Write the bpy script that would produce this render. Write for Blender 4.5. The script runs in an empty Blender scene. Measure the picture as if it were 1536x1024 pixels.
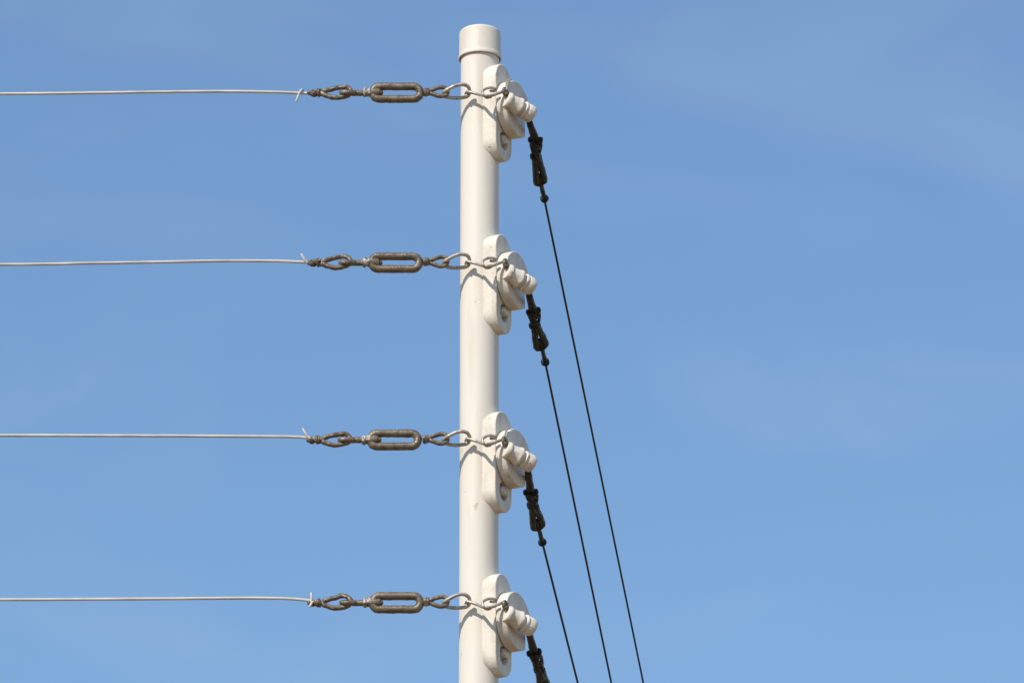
import bpy, bmesh, math, random
from mathutils import Vector, Matrix, noise

random.seed(7)
scene = bpy.context.scene
COL = scene.collection
MM = 0.001
PI = math.pi

# ------------------------------------------------------------------ camera
ELEV = math.radians(22.0)
DIST = 9.5
TX, TZ = 0.049, 5.16                       # the point the lens is aimed at, beside the post
cam_d = bpy.data.cameras.new("camera")
cam = bpy.data.objects.new("camera", cam_d)
COL.objects.link(cam)
cam.location = (TX, -DIST * math.cos(ELEV), TZ - DIST * math.sin(ELEV))
cam.rotation_euler = (PI / 2 + ELEV, 0, 0)
cam_d.sensor_width = 36.0
cam_d.lens = 36.0 * DIST / 1.536
cam_d.clip_start = 0.1
cam_d.clip_end = 20000
scene.camera = cam

# ------------------------------------------------------------------ light
SUN_EL = math.radians(42.0)
SUN_AZ = math.radians(214.0)               # clockwise from +Y: behind the viewer, to the left
to_sun = Vector((math.sin(SUN_AZ) * math.cos(SUN_EL), math.cos(SUN_AZ) * math.cos(SUN_EL), math.sin(SUN_EL)))
sun_d = bpy.data.lights.new("sun", "SUN")
sun_d.energy = 4.2
sun_d.angle = math.radians(0.5)
sun_d.color = (1.0, 0.93, 0.83)
sun = bpy.data.objects.new("sun", sun_d)
COL.objects.link(sun)
sun.location = (0, 0, 20)
sun.rotation_euler = to_sun.to_track_quat('Z', 'Y').to_euler()

world = bpy.data.worlds.new("World")
scene.world = world
world.use_nodes = True
wt = world.node_tree
wt.nodes.clear()
w_out = wt.nodes.new("ShaderNodeOutputWorld")
w_bg = wt.nodes.new("ShaderNodeBackground")
w_sky = wt.nodes.new("ShaderNodeTexSky")
w_sky.sky_type = 'NISHITA'
w_sky.sun_disc = False
w_sky.sun_elevation = SUN_EL
w_sky.sun_rotation = SUN_AZ
w_sky.altitude = 0
w_sky.air_density = 1.4
w_sky.dust_density = 0.0
w_sky.ozone_density = 6.6
w_bg.inputs["Strength"].default_value = 0.137
# a few thin, very faint streaks of high cloud
w_tc = wt.nodes.new("ShaderNodeTexCoord")
w_map = wt.nodes.new("ShaderNodeMapping")
w_map.inputs["Rotation"].default_value = (0.0, math.radians(-24), 0.0)
w_map.inputs["Scale"].default_value = (8.0, 8.0, 20.0)
w_noise = wt.nodes.new("ShaderNodeTexNoise")
w_noise.inputs["Scale"].default_value = 1.5
w_noise.inputs["Detail"].default_value = 3.5
w_noise.inputs["Roughness"].default_value = 0.5
w_noise.inputs["Distortion"].default_value = 0.6
w_rng = wt.nodes.new("ShaderNodeMapRange")
w_rng.interpolation_type = 'SMOOTHSTEP'
w_rng.inputs["From Min"].default_value = 0.42
w_rng.inputs["From Max"].default_value = 0.85
w_rng.inputs["To Min"].default_value = 0.0
w_rng.inputs["To Max"].default_value = 0.075
w_mix = wt.nodes.new("ShaderNodeMix")
w_mix.data_type = 'RGBA'
w_mix.inputs["B"].default_value = (7.5, 8.0, 9.0, 1)
L = wt.links.new
L(w_tc.outputs["Generated"], w_map.inputs["Vector"])
L(w_map.outputs["Vector"], w_noise.inputs["Vector"])
L(w_noise.outputs["Fac"], w_rng.inputs["Value"])
L(w_rng.outputs["Result"], w_mix.inputs["Factor"])
L(w_sky.outputs["Color"], w_mix.inputs["A"])
L(w_mix.outputs["Result"], w_bg.inputs["Color"])
L(w_bg.outputs["Background"], w_out.inputs["Surface"])

scene.view_settings.view_transform = 'Standard'
scene.view_settings.look = 'None'
scene.view_settings.exposure = 0.0
scene.view_settings.gamma = 1.0


# ------------------------------------------------------------------ materials
def material(name, base, base2, rough=(0.4, 0.6), metallic=0.0, scale=(60, 60, 60), bump=0.2, bump_scale=400.0,
             bump_dist=0.0006, lo=0.35, hi=0.7, spec=0.5, speck=None):
    m = bpy.data.materials.new(name)
    m.use_nodes = True
    t = m.node_tree
    b = t.nodes["Principled BSDF"]
    tc = t.nodes.new("ShaderNodeTexCoord")
    mp = t.nodes.new("ShaderNodeMapping")
    mp.inputs["Scale"].default_value = scale
    n1 = t.nodes.new("ShaderNodeTexNoise")
    n1.inputs["Scale"].default_value = 1.0
    n1.inputs["Detail"].default_value = 6.0
    r1 = t.nodes.new("ShaderNodeMapRange")
    r1.inputs["From Min"].default_value = lo
    r1.inputs["From Max"].default_value = hi
    mx = t.nodes.new("ShaderNodeMix")
    mx.data_type = 'RGBA'
    mx.inputs["A"].default_value = (*base, 1)
    mx.inputs["B"].default_value = (*base2, 1)
    rr = t.nodes.new("ShaderNodeMapRange")
    rr.inputs["To Min"].default_value = rough[0]
    rr.inputs["To Max"].default_value = rough[1]
    n2 = t.nodes.new("ShaderNodeTexNoise")
    n2.inputs["Scale"].default_value = bump_scale
    n2.inputs["Detail"].default_value = 3.0
    bp = t.nodes.new("ShaderNodeBump")
    bp.inputs["Strength"].default_value = bump
    bp.inputs["Distance"].default_value = bump_dist
    k = t.links.new
    oi = t.nodes.new("ShaderNodeObjectInfo")
    ofs = t.nodes.new("ShaderNodeVectorMath")
    ofs.operation = 'SCALE'
    ofs.inputs[0].default_value = (37.0, 91.0, 53.0)
    k(oi.outputs["Random"], ofs.inputs["Scale"])
    add = t.nodes.new("ShaderNodeVectorMath")
    add.operation = 'ADD'
    k(tc.outputs["Object"], add.inputs[0])
    k(ofs.outputs["Vector"], add.inputs[1])
    co = add.outputs["Vector"]
    k(co, mp.inputs["Vector"])
    k(mp.outputs["Vector"], n1.inputs["Vector"])
    k(n1.outputs["Fac"], r1.inputs["Value"])
    k(r1.outputs["Result"], mx.inputs["Factor"])
    k(n1.outputs["Fac"], rr.inputs["Value"])
    k(rr.outputs["Result"], b.inputs["Roughness"])
    k(co, n2.inputs["Vector"])
    k(n2.outputs["Fac"], bp.inputs["Height"])
    k(bp.outputs["Normal"], b.inputs["Normal"])
    src = mx.outputs["Result"]
    if speck:
        colr, sc, thr = speck
        n3 = t.nodes.new("ShaderNodeTexNoise")
        n3.inputs["Scale"].default_value = sc
        n3.inputs["Detail"].default_value = 4.0
        r3 = t.nodes.new("ShaderNodeMapRange")
        r3.inputs["From Min"].default_value = thr
        r3.inputs["From Max"].default_value = thr + 0.07
        m3 = t.nodes.new("ShaderNodeMix")
        m3.data_type = 'RGBA'
        m3.inputs["B"].default_value = (*colr, 1)
        k(co, n3.inputs["Vector"])
        k(n3.outputs["Fac"], r3.inputs["Value"])
        k(r3.outputs["Result"], m3.inputs["Factor"])
        k(src, m3.inputs["A"])
        src = m3.outputs["Result"]
    k(src, b.inputs["Base Color"])
    b.inputs["Metallic"].default_value = metallic
    b.inputs["Specular IOR Level"].default_value = spec
    return m


M_PAINT = material("cream_paint", (0.745, 0.68, 0.585), (0.58, 0.505, 0.405), rough=(0.38, 0.58), scale=(34, 34, 4),
                   lo=0.48, hi=0.85,
                   bump=0.2, bump_scale=230, bump_dist=0.0008, spec=0.3, speck=((0.5, 0.44, 0.35), 70, 0.70))
M_CAST = material("cream_cast_paint", (0.745, 0.675, 0.575), (0.56, 0.49, 0.40), rough=(0.42, 0.62), scale=(70, 70, 26),
                  bump=0.4, bump_scale=190, bump_dist=0.0012, lo=0.46, hi=0.8, speck=((0.36, 0.31, 0.25), 95, 0.68), spec=0.3)
M_STEEL = material("weathered_steel", (0.195, 0.148, 0.095), (0.085, 0.063, 0.04), rough=(0.3, 0.5), metallic=0.15, spec=0.7,
                   scale=(130, 130, 130), bump=0.55, bump_scale=600, bump_dist=0.001)
M_NUT = material("corroded_zinc", (0.55, 0.51, 0.45), (0.13, 0.11, 0.085), rough=(0.3, 0.7), metallic=0.4,
                 scale=(330, 330, 330), bump=0.8, bump_scale=700, bump_dist=0.0015)
M_ZINC = material("dull_zinc_rod", (0.50, 0.455, 0.385), (0.27, 0.235, 0.185), rough=(0.35, 0.6), metallic=0.35,
                  scale=(160, 160, 160), bump=0.3, bump_scale=600)
M_WIRE = material("pale_coated_wire", (0.66, 0.62, 0.55), (0.42, 0.385, 0.33), rough=(0.35, 0.55), scale=(25, 200, 200),
                  bump=0.15, bump_scale=500)
M_BLACK = material("black_coated_steel", (0.006, 0.0065, 0.0075), (0.011, 0.010, 0.010), rough=(0.4, 0.65), scale=(150, 150, 150),
                   bump=0.5, bump_scale=500, bump_dist=0.001, spec=0.35, speck=((0.07, 0.05, 0.028), 210, 0.66))
M_DWIRE = material("black_wire", (0.009, 0.009, 0.010), (0.016, 0.015, 0.014), rough=(0.5, 0.7), scale=(100, 100, 100),
                   bump=0.2, bump_scale=400, spec=0.25)
M_BOLT = material("zinc_bolt", (0.70, 0.64, 0.55), (0.45, 0.39, 0.32), rough=(0.3, 0.5), metallic=0.3, scale=(200, 200, 200),
                  bump=0.3, bump_scale=500)
M_GROUND = material("dry_ground", (0.25, 0.165, 0.085), (0.18, 0.125, 0.065), rough=(0.85, 1.0), scale=(0.25, 0.25, 0.25),
                    bump=0.6, bump_scale=6.0, bump_dist=0.05, spec=0.2)


# ------------------------------------------------------------------ mesh helpers (coordinates in millimetres)
def link_mesh(name, bm, mat, parent=None, sharp=35, flat_x=False):
    bmesh.ops.recalc_face_normals(bm, faces=bm.faces)
    me = bpy.data.meshes.new(name)
    bm.to_mesh(me)
    bm.free()
    me.transform(Matrix.Scale(MM, 4))
    me.materials.append(mat)
    for p in me.polygons:
        p.use_smooth = True
    me.set_sharp_from_angle(angle=math.radians(sharp))
    if flat_x:
        for p in me.polygons:
            if abs(p.normal.x) > 0.995:
                p.use_smooth = False
    o = bpy.data.objects.new(name, me)
    COL.objects.link(o)
    if parent is not None:
        o.parent = parent
    return o


def thing(name, label, cat, loc_mm=(0, 0, 0), group=None, rot=(0, 0, 0)):
    o = bpy.data.objects.new(name, None)
    o.empty_display_size = 0.03
    COL.objects.link(o)
    o.location = Vector(loc_mm) * MM
    o.rotation_euler = rot
    return tag(o, label, cat, group)


def tag(o, label, cat, group=None):
    o["label"] = label
    o["category"] = cat
    if group:
        o["group"] = group
    return o


def smooth_path(pts, closed=False, per=6):
    P = [Vector(p) for p in pts]
    n = len(P)
    out = []
    for i in range(n if closed else n - 1):
        if closed:
            a, b, c, d = P[(i - 1) % n], P[i], P[(i + 1) % n], P[(i + 2) % n]
        else:
            a, b, c, d = P[max(i - 1, 0)], P[i], P[i + 1], P[min(i + 2, n - 1)]
        for k in range(per):
            t = k / per
            out.append(0.5 * (2 * b + (c - a) * t + (2 * a - 5 * b + 4 * c - d) * t * t + (3 * b - a - 3 * c + d) * t ** 3))
    if not closed:
        out.append(P[-1])
    return out


def sweep(bm, path, rad, closed=False, seg=12, rough=0.0, squash=None, seed=0, round_ends=True):
    """tube along a list of points; rad is a number or one per point"""
    P = [Vector(p) for p in path]
    n = len(P)
    R = [rad] * n if not hasattr(rad, "__len__") else [rad[min(int(i * len(rad) / n), len(rad) - 1)] if len(rad) != n else rad[i] for i in range(n)]
    if not closed and round_ends:
        d0 = (P[0] - P[1]).normalized()
        d1 = (P[-1] - P[-2]).normalized()
        heads = [(0.92, 0.25), (0.62, 0.72)]
        P = [P[0] + d0 * R[0] * 0.85] + [P[0] + d0 * R[0] * f for _, f in reversed(heads)] + P + [P[-1] + d1 * R[-1] * f for _, f in heads] + [P[-1] + d1 * R[-1] * 0.85]
        R = [R[0] * 0.25] + [R[0] * g for g, _ in reversed(heads)] + R + [R[-1] * g for g, _ in heads] + [R[-1] * 0.25]
        n = len(P)
    T = []
    for i in range(n):
        if closed:
            T.append((P[(i + 1) % n] - P[(i - 1) % n]).normalized())
        else:
            T.append((P[min(i + 1, n - 1)] - P[max(i - 1, 0)]).normalized())
    up = Vector((0, 0, 1)) if abs(T[0].z) < 0.9 else Vector((0, 1, 0))
    N = [(up - T[0] * up.dot(T[0])).normalized()]
    for i in range(1, n):
        v = N[-1] - T[i] * N[-1].dot(T[i])
        N.append(v.normalized())
    twist = 0.0
    if closed:
        v = N[-1] - T[0] * N[-1].dot(T[0])
        twist = math.atan2(T[0].dot(v.cross(N[0])), v.dot(N[0]))
    rings = []
    for i in range(n):
        a0 = twist * i / n if closed else 0.0
        B = T[i].cross(N[i])
        ring = []
        for k in range(seg):
            a = 2 * PI * k / seg + a0
            r = R[i]
            d = N[i] * math.cos(a) + B * math.sin(a)
            p = P[i] + d * r
            if rough:
                p = p + d * rough * noise.noise(p * 0.22 + Vector((seed * 7.3, seed * 3.1, 0)))
            ring.append(bm.verts.new(p))
        rings.append(ring)
    for i in range(n if closed else n - 1):
        A, B2 = rings[i], rings[(i + 1) % n]
        for k in range(seg):
            bm.faces.new((A[k], A[(k + 1) % seg], B2[(k + 1) % seg], B2[k]))
    if not closed:
        bm.faces.new(list(reversed(rings[0])))
        bm.faces.new(rings[-1])


def lathe(bm, prof, origin, axis, seg=32, rough=0.0, seed=0):
    """prof = (distance along axis, radius) pairs"""
    origin = Vector(origin)
    ax = Vector(axis).normalized()
    u = ax.orthogonal().normalized()
    v = ax.cross(u)
    rings = []
    for (s, r) in prof:
        ring = []
        for k in range(seg):
            a = 2 * PI * k / seg
            d = u * math.cos(a) + v * math.sin(a)
            p = origin + ax * s + d * r
            if rough:
                p = p + d * rough * noise.noise(p * 0.25 + Vector((seed * 5.7, 0, seed)))
            ring.append(bm.verts.new(p))
        rings.append(ring)
    for i in range(len(rings) - 1):
        for k in range(seg):
            bm.faces.new((rings[i][k], rings[i][(k + 1) % seg], rings[i + 1][(k + 1) % seg], rings[i + 1][k]))
    bm.faces.new(list(reversed(rings[0])))
    bm.faces.new(rings[-1])


def slab(bm, outline, n0, n1, bevel, hole=None):
    """outline in (u, v), thickness along n from n0 to n1, rounded front rim, optional blind hole (cu, cv, ru, rv, depth)"""
    m = len(outline)
    O = [Vector((p[0], p[1])) for p in outline]
    nor = []
    for i in range(m):
        t = (O[(i + 1) % m] - O[i - 1]).normalized()
        nor.append(Vector((t.y, -t.x)))
    if sum(O[i].x * O[(i + 1) % m].y - O[(i + 1) % m].x * O[i].y for i in range(m)) < 0:
        nor = [-x for x in nor]
    layers = [(n0, 0.0), (n1 - bevel - 0.6, 0.0), (n1 - bevel, 0.0)]
    for k in range(1, 5):
        a = k / 4 * PI / 2
        layers.append((n1 - bevel + bevel * math.sin(a), bevel * (1 - math.cos(a))))
    rings = []
    for (h, ins) in layers:
        rings.append([bm.verts.new((h, *(O[i] - nor[i] * ins))) for i in range(m)])
    for i in range(len(rings) - 1):
        for k in range(m):
            bm.faces.new((rings[i][k], rings[i][(k + 1) % m], rings[i + 1][(k + 1) % m], rings[i + 1][k]))
    bm.faces.new(list(reversed(rings[0])))
    if hole is None:
        bm.faces.new(rings[-1])
    else:
        cu, cv, ru, rv, dep = hole
        prev = rings[-1]
        for (h, sc) in ((n1, 1.0), (n1 - 0.8, 0.93), (n1 - dep, 0.86)):
            ring = []
            for i in range(m):
                d = (O[i] - Vector((cu, cv)))
                a = math.atan2(d.y / rv, d.x / ru)
                ring.append(bm.verts.new((h, cu + ru * sc * math.cos(a), cv + rv * sc * math.sin(a))))
            for k in range(m):
                bm.faces.new((prev[k], prev[(k + 1) % m], ring[(k + 1) % m], ring[k]))
            prev = ring
        bm.faces.new(prev)


# ------------------------------------------------------------------ the ground under it all
bm = bmesh.new()
S = 6000e3
N = 24
for i in range(N + 1):
    for j in range(N + 1):
        bm.verts.new((-S + 2 * S * i / N, -S + 2 * S * j / N, 0))
bm.verts.ensure_lookup_table()
for i in range(N):
    for j in range(N):
        a = i * (N + 1) + j
        bm.faces.new([bm.verts[a], bm.verts[a + N + 1], bm.verts[a + N + 2], bm.verts[a + 1]])
g = link_mesh("ground", bm, M_GROUND)
g["kind"] = "structure"


def z_at(py, y_mm, x_mm=0.0):
    """height in mm of a fitting that the survey sketch puts at row py (1 mm a row at the post)"""
    F = DIST * 1000.0
    t = (512.0 - py) / F
    ce, se = math.cos(ELEV), math.sin(ELEV)
    cy, cz = cam.location.y * 1000, cam.location.z * 1000
    dy = y_mm - cy
    # (-dy*se + dz*ce) = t*(dy*ce + dz*se)
    dz = (t * dy * ce + dy * se) / (ce - t * se)
    return cz + dz


def k_at(z_mm, y_mm):
    ce, se = math.cos(ELEV), math.sin(ELEV)
    d = (y_mm - cam.location.y * 1000) * ce + (z_mm - cam.location.z * 1000) * se
    return d / (DIST * 1000)


# ------------------------------------------------------------------ post
post = thing("fence_post", "tall round cream painted steel post with a slip-on cap, standing upright", "post")
bm = bmesh.new()
z_top = z_at(58, -29)
lathe(bm, [(0, 29.2)] + [(z_top * i / 40, 29.2) for i in range(1, 41)], (0, 0, 0), (0, 0, 1), seg=96)
link_mesh("post_tube", bm, M_PAINT, post)
bm = bmesh.new()
zb = z_at(77.0, -32.5)
hc = 48.5
prof = [(10, 29.3), (3, 30.6), (0.6, 31.2), (0.0, 32.0), (0.5, 32.9), (2.0, 33.3), (4.0, 33.0), (6.0, 32.2), (10, 31.8), (hc - 6, 31.6)]
for k in range(1, 7):
    a = k / 6 * PI / 2
    prof.append((hc - 6 + 5.2 * math.sin(a), 31.6 - 5.5 * (1 - math.cos(a))))
prof += [(hc + 0.2, 16), (hc + 0.6, 3)]
lathe(bm, prof, (0, 0, zb), (0, 0, 1), seg=96)
link_mesh("post_cap", bm, M_PAINT, post, sharp=40)

# ------------------------------------------------------------------ brackets
PSI = math.radians(26.0)


def obround(w, h, n=20):
    r = w / 2
    pts = []
    for k in range(n + 1):
        a = PI * k / n
        pts.append((r * math.cos(a), h / 2 - r + r * math.sin(a)))
    for k in range(1, 8):
        pts.append((-r, (h / 2 - r) * (1 - 2 * k / 8)))
    for k in range(n + 1):
        a = PI + PI * k / n
        pts.append((r * math.cos(a), -h / 2 + r + r * math.sin(a)))
    for k in range(1, 8):
        pts.append((r, -(h / 2 - r) * (1 - 2 * k / 8)))
    return pts


def disc_outline():
    R = 44.0
    pts = []
    for k in range(88):
        a = 2 * PI * k / 88
        u, v = R * math.cos(a), R * math.sin(a)
        if u > 24 and v < 0:
            u = 24 + (u - 24) * max(0.0, 1 + v / 12.0) if v > -12 else 24
        pts.append((13 + u, 7.5 + v))
    # drop points that fell on top of each other
    out = []
    for p in pts:
        if not out or (abs(p[0] - out[-1][0]) + abs(p[1] - out[-1][1])) > 0.8:
            out.append(p)
    return out


BR_LABELS = [
    "cream cast wire bracket just below the post cap, topmost of the four on the post",
    "cream cast wire bracket second from the top of the post",
    "cream cast wire bracket third from the top, second from the bottom of the post",
    "cream cast wire bracket lowest of the four on the post",
]
ROW_BR = [171.0, 427.5, 694.0, 938.5]
BX, BY = 27.0, -11.0
ROLL_V = 5.5


def bracket(i):
    z = z_at(ROW_BR[i], BY)
    # local x = outward face normal, local y = along the plate (away from viewer), local z = up
    b = thing("wire_bracket", BR_LABELS[i], "bracket", (BX, BY, z), "cream brackets bolted to the post", (math.radians([0, 0.8, -0.6, 0.4][i]), 0, -PSI + math.radians([0, 1.2, -0.8, 0.6][i])))
    rnd = random.Random(20 + i)
    bm = bmesh.new()
    slab(bm, obround(55, 158), -11, 11, 1.8, hole=(0.5, -47, 14.5, 15.5, 19))
    link_mesh("base_plate", bm, M_CAST, b, flat_x=True)
    bm = bmesh.new()
    dl = disc_outline()
    slab(bm, dl, 13.0, 29, 1.5)
    slab(bm, [(13 + (u - 13) * 0.86, 7.5 + (v - 7.5) * 0.86) for u, v in dl], 7, 16, 0.8)
    link_mesh("round_cheek", bm, M_CAST, b, flat_x=True)
    # spool lying across the cheek, along local y
    bm = bmesh.new()
    prof = [(-3, 8), (-2.4, 12.0), (0, 13.2), (2.2, 13.4), (3.8, 12.6), (4.8, 11.3), (8, 11.6), (14, 12.8), (18, 13.6), (19.4, 14.6),
            (21.8, 14.7), (23.2, 13.4), (23.8, 10.4), (28.0, 10.2), (28.6, 12.4), (29.6, 13.8), (31.8, 13.8), (33, 12.7), (34, 12.4), (35.2, 13.4),
            (41, 13.8), (45, 13.4), (47.4, 11.8), (48.6, 9.2), (49.2, 4)]
    ax = Vector((0.50, 0.80, -0.31 + rnd.uniform(-0.02, 0.02)))
    lathe(bm, prof, (30, -28, ROLL_V), ax, seg=44, rough=0.7, seed=i)
    sp = link_mesh("spool", bm, M_CAST, b, sharp=40)
    bm = bmesh.new()
    ring = [(29, -33.5 - 4.4 * math.cos(a), ROLL_V + 12.5 + 5.2 * math.sin(a)) for a in [2 * PI * k / 16 for k in range(16)]]
    sweep(bm, ring, 2.7, closed=True, seg=10, rough=0.9, seed=i)
    sweep(bm, smooth_path([(31.5, -36, ROLL_V + 7), (32, -31, ROLL_V + 10.5), (31, -27, ROLL_V + 9)]), 2.4, seg=10, rough=0.6, seed=i)
    link_mesh("end_eye", bm, M_STEEL, sp)
    # bolt in the lower hole
    bm = bmesh.new()
    lathe(bm, [(-8, 8.5), (8.2, 8.5), (10.8, 7.6), (13.0, 5.0), (13.8, 0.8)], (0, rnd.uniform(2, 5), -46 + rnd.uniform(0, 4)), (1, 0, 0.1), seg=20,
          rough=0.8, seed=i)
    link_mesh("bolt", bm, M_BOLT, b)
    if i in (0, 2):
        bm = bmesh.new()
        if i == 0:
            sweep(bm, smooth_path([(33, -36, ROLL_V + 14), (31, -27, ROLL_V + 29), (30, -17, ROLL_V + 39)]), 1.6, seg=8)
            sweep(bm, smooth_path([(31, -34, ROLL_V + 15), (27, -24, ROLL_V + 33), (29, -17, ROLL_V + 39.5)]), 1.3, seg=8)
        else:
            sweep(bm, smooth_path([(29, -34, ROLL_V + 19), (28, -27, ROLL_V + 30), (27, -21, ROLL_V + 36)]), 1.5, seg=8)
        link_mesh("split_pin", bm, M_ZINC, b)
    return b


for i in range(4):
    bracket(i)

# ------------------------------------------------------------------ left side: pale wires and their turnbuckles
ROW_CH = [139.5, 394.0, 659.5, 903.5]
CH_Y = -39.0
NTH = ["topmost", "second from the top", "third from the top", "lowest"]
BODY_DX = [0, -1.5, -3.5, 0]
TB_LABELS = [
    "weathered grey turnbuckle chain left of the post, topmost of four, below the cap",
    "weathered grey turnbuckle chain left of the post, second from the top",
    "weathered grey turnbuckle chain left of the post, third from the top",
    "weathered grey turnbuckle chain left of the post, lowest of four",
]


def left_chain(i):
    z0 = z_at(ROW_CH[i], CH_Y)
    k = k_at(z0, CH_Y)
    ce, se = math.cos(ELEV), math.sin(ELEV)
    c = thing("turnbuckle", TB_LABELS[i], "turnbuckle", (0, CH_Y, z0), "grey turnbuckles left of the post")
    rnd = random.Random(50 + i)
    dx = BODY_DX[i]
    ez = z_at(ROW_CH[i], CH_Y - 16)    # height of the spool's end eye row
    Y = lambda v: v

    def q(px, dz, dy=0.0, sh=0.0):
        return ((49 + (px - 768) * k) + sh, dy, dz * 1.06)

    # body: one thick closed steel loop
    bm = bmesh.new()
    pts = []
    x0, x1, r = 553.5 + 15.3 + dx, 636 - 15.3 + dx, 9.7
    for s in range(15):
        a = -PI / 2 + PI * s / 14
        pts.append(q(x1 + r * math.cos(a), r * math.sin(a)))
    for s in range(1, 10):
        pts.append(q(x1 + (x0 - x1) * s / 10, r))
    for s in range(15):
        a = PI / 2 + PI * s / 14
        pts.append(q(x0 + r * math.cos(a), r * math.sin(a)))
    for s in range(1, 10):
        pts.append(q(x0 + (x1 - x0) * s / 10, -r))
    sweep(bm, pts, 6.0, closed=True, seg=18, rough=0.8, seed=i)
    lathe(bm, [(0, 5), (1, 7.2), (9, 7.4), (12.5, 6.6), (13.5, 3)], q(557.5 + dx, 0), (1, 0, 0), seg=18, rough=0.8, seed=i)
    link_mesh("turnbuckle_body", bm, M_STEEL, c)
    # left eye bolt: shank into the body and a flat hooked eye
    bm = bmesh.new()
    sh = dx * 0.7
    sweep(bm, smooth_path([q(528, 0, 1, sh), q(540, -0.3, 0, sh), q(556, -0.3, 0, sh), q(571, 0, 0, sh)]), 4.6, seg=14, rough=0.5, seed=i + 3)
    sweep(bm, smooth_path([q(532, -1.0, -3, sh), q(524, -2.4, -6.5, sh), q(515.5, -2.0, -5.5, sh), q(512.5, 0, 0, sh), q(515.5, 2.2, 5.5, sh), q(524, 2.6, 6.5, sh), q(533, 1.4, 3, sh)]),
          4.0, seg=12, rough=0.5, seed=i + 5)
    link_mesh("eye_bolt", bm, M_STEEL, c)
    bm = bmesh.new()
    lathe(bm, [(-7.5, 4), (-6.8, 6.4), (-4, 7.4), (-0.5, 6.2), (3, 7.2), (6, 6.2), (8, 4)], q(552 + sh, 0.3), (1, 0, 0.1 * rnd.uniform(-1, 1)), seg=18, rough=3.0, seed=i * 3 + 1)
    link_mesh("lock_nut", bm, M_NUT, c)
    # teardrop eye at the wire end and its twisted neck
    bm = bmesh.new()
    lp = [(483, 0.5, 1), (490, 4, 1), (500, 7.2, 1.5), (511, 10 + rnd.uniform(-1, .8), 2), (520, 9.2, 1), (526, 3.5, 0), (524, -3, -1), (516, -7, -2), (503, -8.6, -2.5), (492, -6, -2), (484, -2.2, -1)]
    sweep(bm, smooth_path([q(a, b, d, sh * 0.6) for a, b, d in lp], closed=True, per=5), 3.75, closed=True, seg=12, rough=0.9, seed=i + 9)
    link_mesh("wire_eye", bm, M_STEEL, c)
    bm = bmesh.new()
    n = 40
    for ph in (0, PI):
        pth = []
        for s in range(n + 1):
            t = s / n
            px = 463 + 24 * t
            a = ph + t * 2 * PI * (0.9 + 0.15 * i)
            amp = 2.6 + 0.9 * math.sin(PI * t)
            pth.append(q(px, amp * math.sin(a) - 0.4, amp * math.cos(a), sh * 0.6))
        sweep(bm, pth, 2.5, seg=10, rough=0.8, seed=i + 11)
    sweep(bm, smooth_path([q(464, 0, 0, sh * .6), q(474, 0, 0, sh * .6), q(486, 0, 0, sh * .6)]), 3.0, seg=10)
    # one wrap round the neck
    pth = []
    for s in range(31):
        a = 2 * PI * s / 30 * 1.3 + i
        pth.append(q(476 + 4 * s / 30, 5.0 * math.sin(a), 5.0 * math.cos(a), sh * 0.6))
    sweep(bm, pth, 1.9, seg=9, rough=0.6)
    link_mesh("twisted_neck", bm, M_STEEL, c)
    # right collar and small eye
    bm = bmesh.new()
    lathe(bm, [(-5, 3.6), (-4.4, 5.6), (-1.5, 6.6), (0.5, 6.0), (2, 6.4), (4, 5.6), (5, 3.8)], q(640 + dx * 0.4, 1.2), (1, 0, 0.08), seg=18, rough=1.6, seed=i * 2 + 4)
    link_mesh("collar", bm, M_STEEL, c)
    bm = bmesh.new()
    lp = [(642, 1.5, 0), (650, 5.3, 0), (660, 9, 1), (667, 8.5, 1), (671.5, 3, 0), (669, -3.5, 0), (661, -5.8, -1), (651, -3.0, -1)]
    sweep(bm, smooth_path([q(a, b, d) for a, b, d in lp], closed=True, per=6), 3.3, closed=True, seg=12, rough=0.5, seed=i + 15)
    link_mesh("small_eye", bm, M_STEEL, c)
    # oval link
    bm = bmesh.new()
    lp = [(665, -0.5, -1), (672, 3.2, -5), (683, 8.2, -7), (694, 10.2, -7), (702, 8.0, -4.5), (704.5, 2, 0), (701, -3.5, 5), (690, -5.0, 7), (677, -5.2, 6), (668, -4, 3)]
    sweep(bm, smooth_path([q(a, b, d) for a, b, d in lp], closed=True, per=6), 2.8, closed=True, seg=12, rough=0.4, seed=i + 19)
    link_mesh("oval_link", bm, M_ZINC, c)
    # long end link running across the post to the spool
    bm = bmesh.new()
    lp = [(700, -4, 2.5), (699, -0.5, 2.5), (700.8, 1.2, -1.5), (705, -0.2, -3), (712, -2.8, -5), (717.5, -6.1, -9), (722, -11.5, -19), (728, -15.5, -26), (738, -14.1, -24), (747, -9.0, -19), (753, -5.3, -16.5), (757, -3.0, -14.5), (759, -3.9, -13)]
    sweep(bm, smooth_path([q(a, b, d) for a, b, d in lp], per=6), 2.35, seg=12, rough=0.25, seed=i + 23)
    link_mesh("end_link", bm, M_ZINC, c)
    # the curl of rod that keeps it there
    bm = bmesh.new()
    lp = [(736, -15.0, -20), (730, -17.3, -23), (725.5, -15.3, -28), (724, -8.8, -26), (727, -4.6, -24), (733, -1.1, -21), (739, -0.2, -19), (743, -1.4, -18), (742, -3.6, -16), (736, -3.6, -16)]
    sweep(bm, smooth_path([q(a, b, d) for a, b, d in lp], per=6), 2.1, seg=10, rough=0.3, seed=i + 27)
    link_mesh("retaining_curl", bm, M_ZINC, c)
    return z0, k


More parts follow.
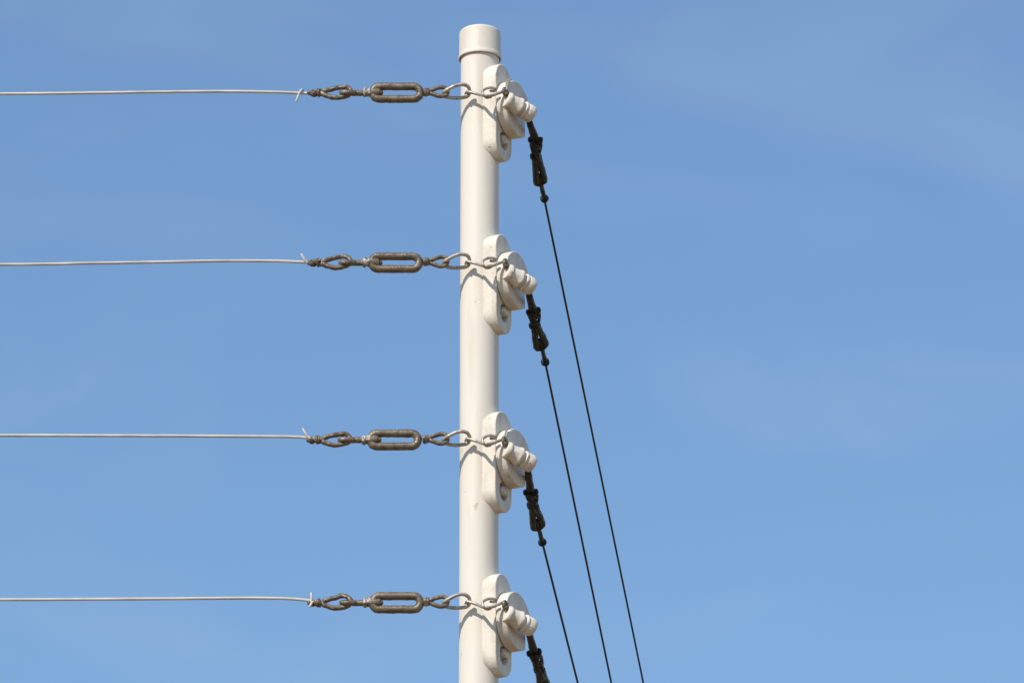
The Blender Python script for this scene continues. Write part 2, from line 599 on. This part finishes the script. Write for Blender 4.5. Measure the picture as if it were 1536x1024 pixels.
WIRE_ROWS = [
    [(-3200, 152), (-1500, 148), (-500, 145), (0, 141.0), (120, 139.8), (250, 138.0), (340, 137.3), (410, 138.3), (447, 139.8), (470, 140.2)],
    [(-3200, 407), (-1500, 403), (-500, 400), (0, 396.8), (120, 395.0), (230, 393.2), (330, 391.3), (410, 391.4), (447, 392.8), (472, 394.3)],
    [(-3200, 655), (-1500, 654), (-500, 653), (0, 652.8), (120, 653.0), (250, 653.4), (340, 654.0), (410, 654.4), (447, 655.2), (470, 657.5)],
    [(-3200, 903), (-1500, 901), (-500, 900), (0, 898.8), (120, 898.2), (250, 897.4), (340, 896.6), (410, 896.6), (447, 898.3), (476, 902.0)],
]
TAILS = [
    [[(455, 136.0, 1), (453, 134.6, -3), (450.5, 137.5, -5.5), (447.5, 144.5, -5), (444.5, 152.5, -4)]],
    [[(461, 394.0, -3), (457, 389.5, -4), (452.5, 382.0, -4)]],
    [[(465, 657.5, -3), (460, 652.5, -4), (454.5, 643.5, -4)]],
    [[(467.5, 902, -4), (467.2, 896, -4.5), (467, 889.5, -4)], [(472, 901.5, -3), (468, 903.5, -5), (465, 909.0, -5)]],
]
W_LABELS = [
    "pale coated wire, topmost on the left of the post, its cut tail bent downwards",
    "pale coated wire, second from the top on the left, its short tail pointing up",
    "pale coated wire, third from the top on the left, with a thin upright tail",
    "pale coated wire, lowest on the left, with tail ends poking both up and down",
]
for i in range(4):
    z0, k = left_chain(i)
    wpt = lambda px, py, dy: (49 + (px - 768) * k - 0, CH_Y + dy, z_at(py, CH_Y + dy))
    pts = smooth_path([wpt(px, py, 0) for px, py in WIRE_ROWS[i]], per=8)
    o = pts[-1]
    bm = bmesh.new()
    sweep(bm, [p - o for p in pts], 2.25, seg=12)
    w = link_mesh("fence_wire", bm, M_WIRE)
    w.location = o * MM
    tag(w, W_LABELS[i], "wire", "pale wires left of the post")
    bm = bmesh.new()
    for tl in TAILS[i]:
        sweep(bm, smooth_path([Vector(wpt(*p)) - o for p in tl], per=5), 1.75, seg=10, rough=0.2)
    link_mesh("wire_tail", bm, M_WIRE, w)

# ------------------------------------------------------------------ right side: black turnbuckles and wires going away
# rows measured for each: start, pin, neck, body bottom, ball, wire start (across, down)
DK = [
    dict(start=(794.5, 184), strap=(801, 204), pin=(803, 210), neck=(804.5, 234), bot=(811.5, 276), ball=(816.5, 298), wire=(818, 306), body_w=1.0),
    dict(start=(793.4, 442), strap=(798, 461), pin=(800, 467), neck=(803, 488), bot=(813, 522), ball=(818, 543), wire=(819.5, 551), body_w=1.15),
    dict(start=(792, 707), strap=(794.5, 731), pin=(796, 738), neck=(800, 757), bot=(808, 792), ball=(813.5, 813), wire=(815.5, 821), body_w=1.1),
    dict(start=(793.5, 946), strap=(799, 970), pin=(801, 978), neck=(810, 1003), bot=(819, 1047), ball=(824, 1069), wire=(826, 1078), body_w=1.1),
]
DK_LABELS = [
    "black turnbuckle chain hanging from the topmost cream bracket, right of the post",
    "black turnbuckle chain hanging from the second cream bracket from the top",
    "black turnbuckle chain hanging from the third cream bracket from the top",
    "black turnbuckle chain under the lowest cream bracket, cut by the picture's bottom edge",
]
DW_LABELS = [
    "thin black wire running down from the topmost bracket, outermost of three on the right",
    "thin black wire running down from the second bracket, middle one of three on the right",
    "thin black wire running down from the third bracket, innermost of three on the right",
]
ENDS = [(965.5, 1026), (917.5, 1026), (867.3, 1026), None]
DROP = 0.05


def on_run(px, py, y0, zref):
    """point of a run that leaves the spool at depth y0, height zref and falls DROP per unit of depth"""
    lo, hi = -60.0, 6000.0
    for _ in range(60):
        mid = (lo + hi) / 2
        z = zref - DROP * (mid - y0)
        if z_at(py, mid) > z:
            hi = mid
        else:
            lo = mid
    y = (lo + hi) / 2
    z = zref - DROP * (y - y0)
    k = k_at(z, y)
    return Vector((49 + (px - 768) * k, y, z))


for i in range(4):
    d = DK[i]
    y0 = -16.0
    zref = z_at(d["start"][1], y0)
    P = {n: on_run(*d[n], y0, zref) for n in ("start", "strap", "pin", "neck", "bot", "ball", "wire")}
    o = P["start"]
    R = {n: P[n] - o for n in P}
    c = thing("turnbuckle", DK_LABELS[i], "turnbuckle", o, "black turnbuckles right of the post")
    side = Vector((1, 0, 0))
    upv = Vector((0, 0, 1))
    # strap from the spool
    bm = bmesh.new()
    a, b = R["start"], R["pin"]
    top = a + Vector((-2, -4, 8))
    for s in (-1, 1):
        sweep(bm, smooth_path([top, a + side * 1.4 * s, a.lerp(b, 0.5) + side * 2.0 * s, b + side * 3.0 * s, b + (R["neck"] - b) * 0.35 + side * 2.2 * s], per=6), 3.7, seg=10, rough=1.0, seed=i)
    link_mesh("strap", bm, M_BLACK, c)
    # cross pin of the shackle with round ends
    bm = bmesh.new()
    tilt = [0.05, -0.25, -0.05, -0.2][i]
    ax = (side - upv * tilt).normalized()
    lathe(bm, [(-11.5, 1.2), (-10.8, 3.6), (-8.5, 5.0), (-6, 4.6), (-4.5, 3.2), (4.5, 3.2), (5.6, 4.8), (8.5, 5.4), (11, 3.8), (11.8, 1.2)], b, ax, seg=16, rough=1.0, seed=i)
    link_mesh("shackle_pin", bm, M_BLACK, c)
    # shackle bow, neck and nut
    bm = bmesh.new()
    nk = R["neck"]
    for ph in (0.0, PI):
        pth = []
        for q2 in range(31):
            t = q2 / 30
            base = b.lerp(nk, t * 1.0) if t < 0.75 else b.lerp(nk, 0.75).lerp(nk.lerp(R["bot"], 0.25), (t - 0.75) / 0.25)
            aa = ph + 0.6 * i + t * 2.2 * PI
            amp = 4.6 - 1.2 * t
            pth.append(base + side * amp * math.cos(aa) + upv * amp * math.sin(aa))
        sweep(bm, pth, 4.4, seg=12, rough=1.8, seed=i + 2 + int(ph))
    sweep(bm, smooth_path([b + side * 7.5, b.lerp(nk, 0.35) + side * 8.2, b.lerp(nk, 0.75) + side * 5.5, nk + side * 3], per=6), 2.5, seg=10, rough=0.8, seed=i + 4)
    sweep(bm, smooth_path([b - side * 6.5, b.lerp(nk, 0.4) - side * 6.8, nk - side * 3], per=6), 2.5, seg=10, rough=0.8, seed=i + 5)
    link_mesh("shackle_bow", bm, M_BLACK, c)
    bm = bmesh.new()
    lathe(bm, [(-8, 1.5), (-7, 4.6), (-2, 5.6), (3, 5.2), (8, 2.0)], nk + side * -2, (1, 0.2, 0.3), seg=14, rough=1.4, seed=i + 7)
    link_mesh("lock_nut", bm, M_BLACK, c)
    # turnbuckle body: long closed loop seen nearly end on
    bm = bmesh.new()
    bt = R["bot"]
    axis = (bt - nk)
    ln = axis.length
    axis.normalize()
    lat = (side * 0.93 + upv * 0.36)
    lat = (lat - axis * lat.dot(axis)).normalized()
    w = 6.6 * d["body_w"]
    pts = []
    m = 14
    for s in range(m + 1):
        a2 = -PI / 2 + PI * s / m
        pts.append(bt - axis * (w + 3) + axis * w * math.cos(a2) + lat * w * math.sin(a2))
    for s in range(1, 10):
        t = s / 10
        pts.append((bt - axis * (w + 3)).lerp(nk + axis * 6, t) + lat * (3.2 + (w - 3.2) * (1 - t * t * (3 - 2 * t))))
    for s in range(m + 1):
        a2 = PI / 2 + PI * s / m
        pts.append(nk + axis * 6 + axis * 3.2 * math.cos(a2) + lat * 3.2 * math.sin(a2))
    for s in range(1, 10):
        t = 1 - s / 10
        pts.append((bt - axis * (w + 3)).lerp(nk + axis * 6, t) - lat * (3.2 + (w - 3.2) * (1 - t * t * (3 - 2 * t))))
    sweep(bm, pts, 5.0, closed=True, seg=14, rough=1.0, seed=i + 9)
    link_mesh("turnbuckle_body", bm, M_BLACK, c)
    # lower shank and ball-shaped eye
    bm = bmesh.new()
    bl = R["ball"]
    sweep(bm, smooth_path([bt - axis * 30, bt, bt.lerp(bl, 0.6), bl], per=6), 3.4, seg=12, rough=0.9, seed=i + 11)
    link_mesh("eye_bolt", bm, M_BLACK, c)
    bm = bmesh.new()
    dv = (R["wire"] - bl).normalized()
    ring = [bl + (side * math.cos(2 * PI * s / 20) + upv * math.sin(2 * PI * s / 20)) * 3.2 for s in range(20)]
    sweep(bm, ring, 3.6, closed=True, seg=12, rough=0.8, seed=i + 13)
    ring = [bl + (dv * math.cos(2 * PI * s / 20) * 2.6 + upv * math.sin(2 * PI * s / 20)) * 3.0 + side * 1.2 for s in range(20)]
    sweep(bm, ring, 2.4, closed=True, seg=10, rough=0.8, seed=i + 14)
    link_mesh("wire_eye", bm, M_BLACK, c)
    # wire on to the next post behind
    if ENDS[i]:
        y0w, zw = P["wire"].y, P["wire"].z
        e = on_run(*ENDS[i], y0, zref)
        run = e - P["wire"]
        pth = [P["ball"] - o, P["wire"] - o]
        pth += [e - o + (P["wire"] - e) * (1 - t) for t in (0.25, 0.5, 0.75, 1.0)]
        far = e + run * 1.0
        pth += [far - o, far + run * 1.2 - o]
        bm = bmesh.new()
        sh = P["wire"] - o
        sweep(bm, [Vector(p) - sh for p in pth], 1.75, seg=10)
        wv = link_mesh("fence_wire", bm, M_DWIRE)
        wv.location = P["wire"] * MM
        tag(wv, DW_LABELS[i], "wire", "thin black wires right of the post")
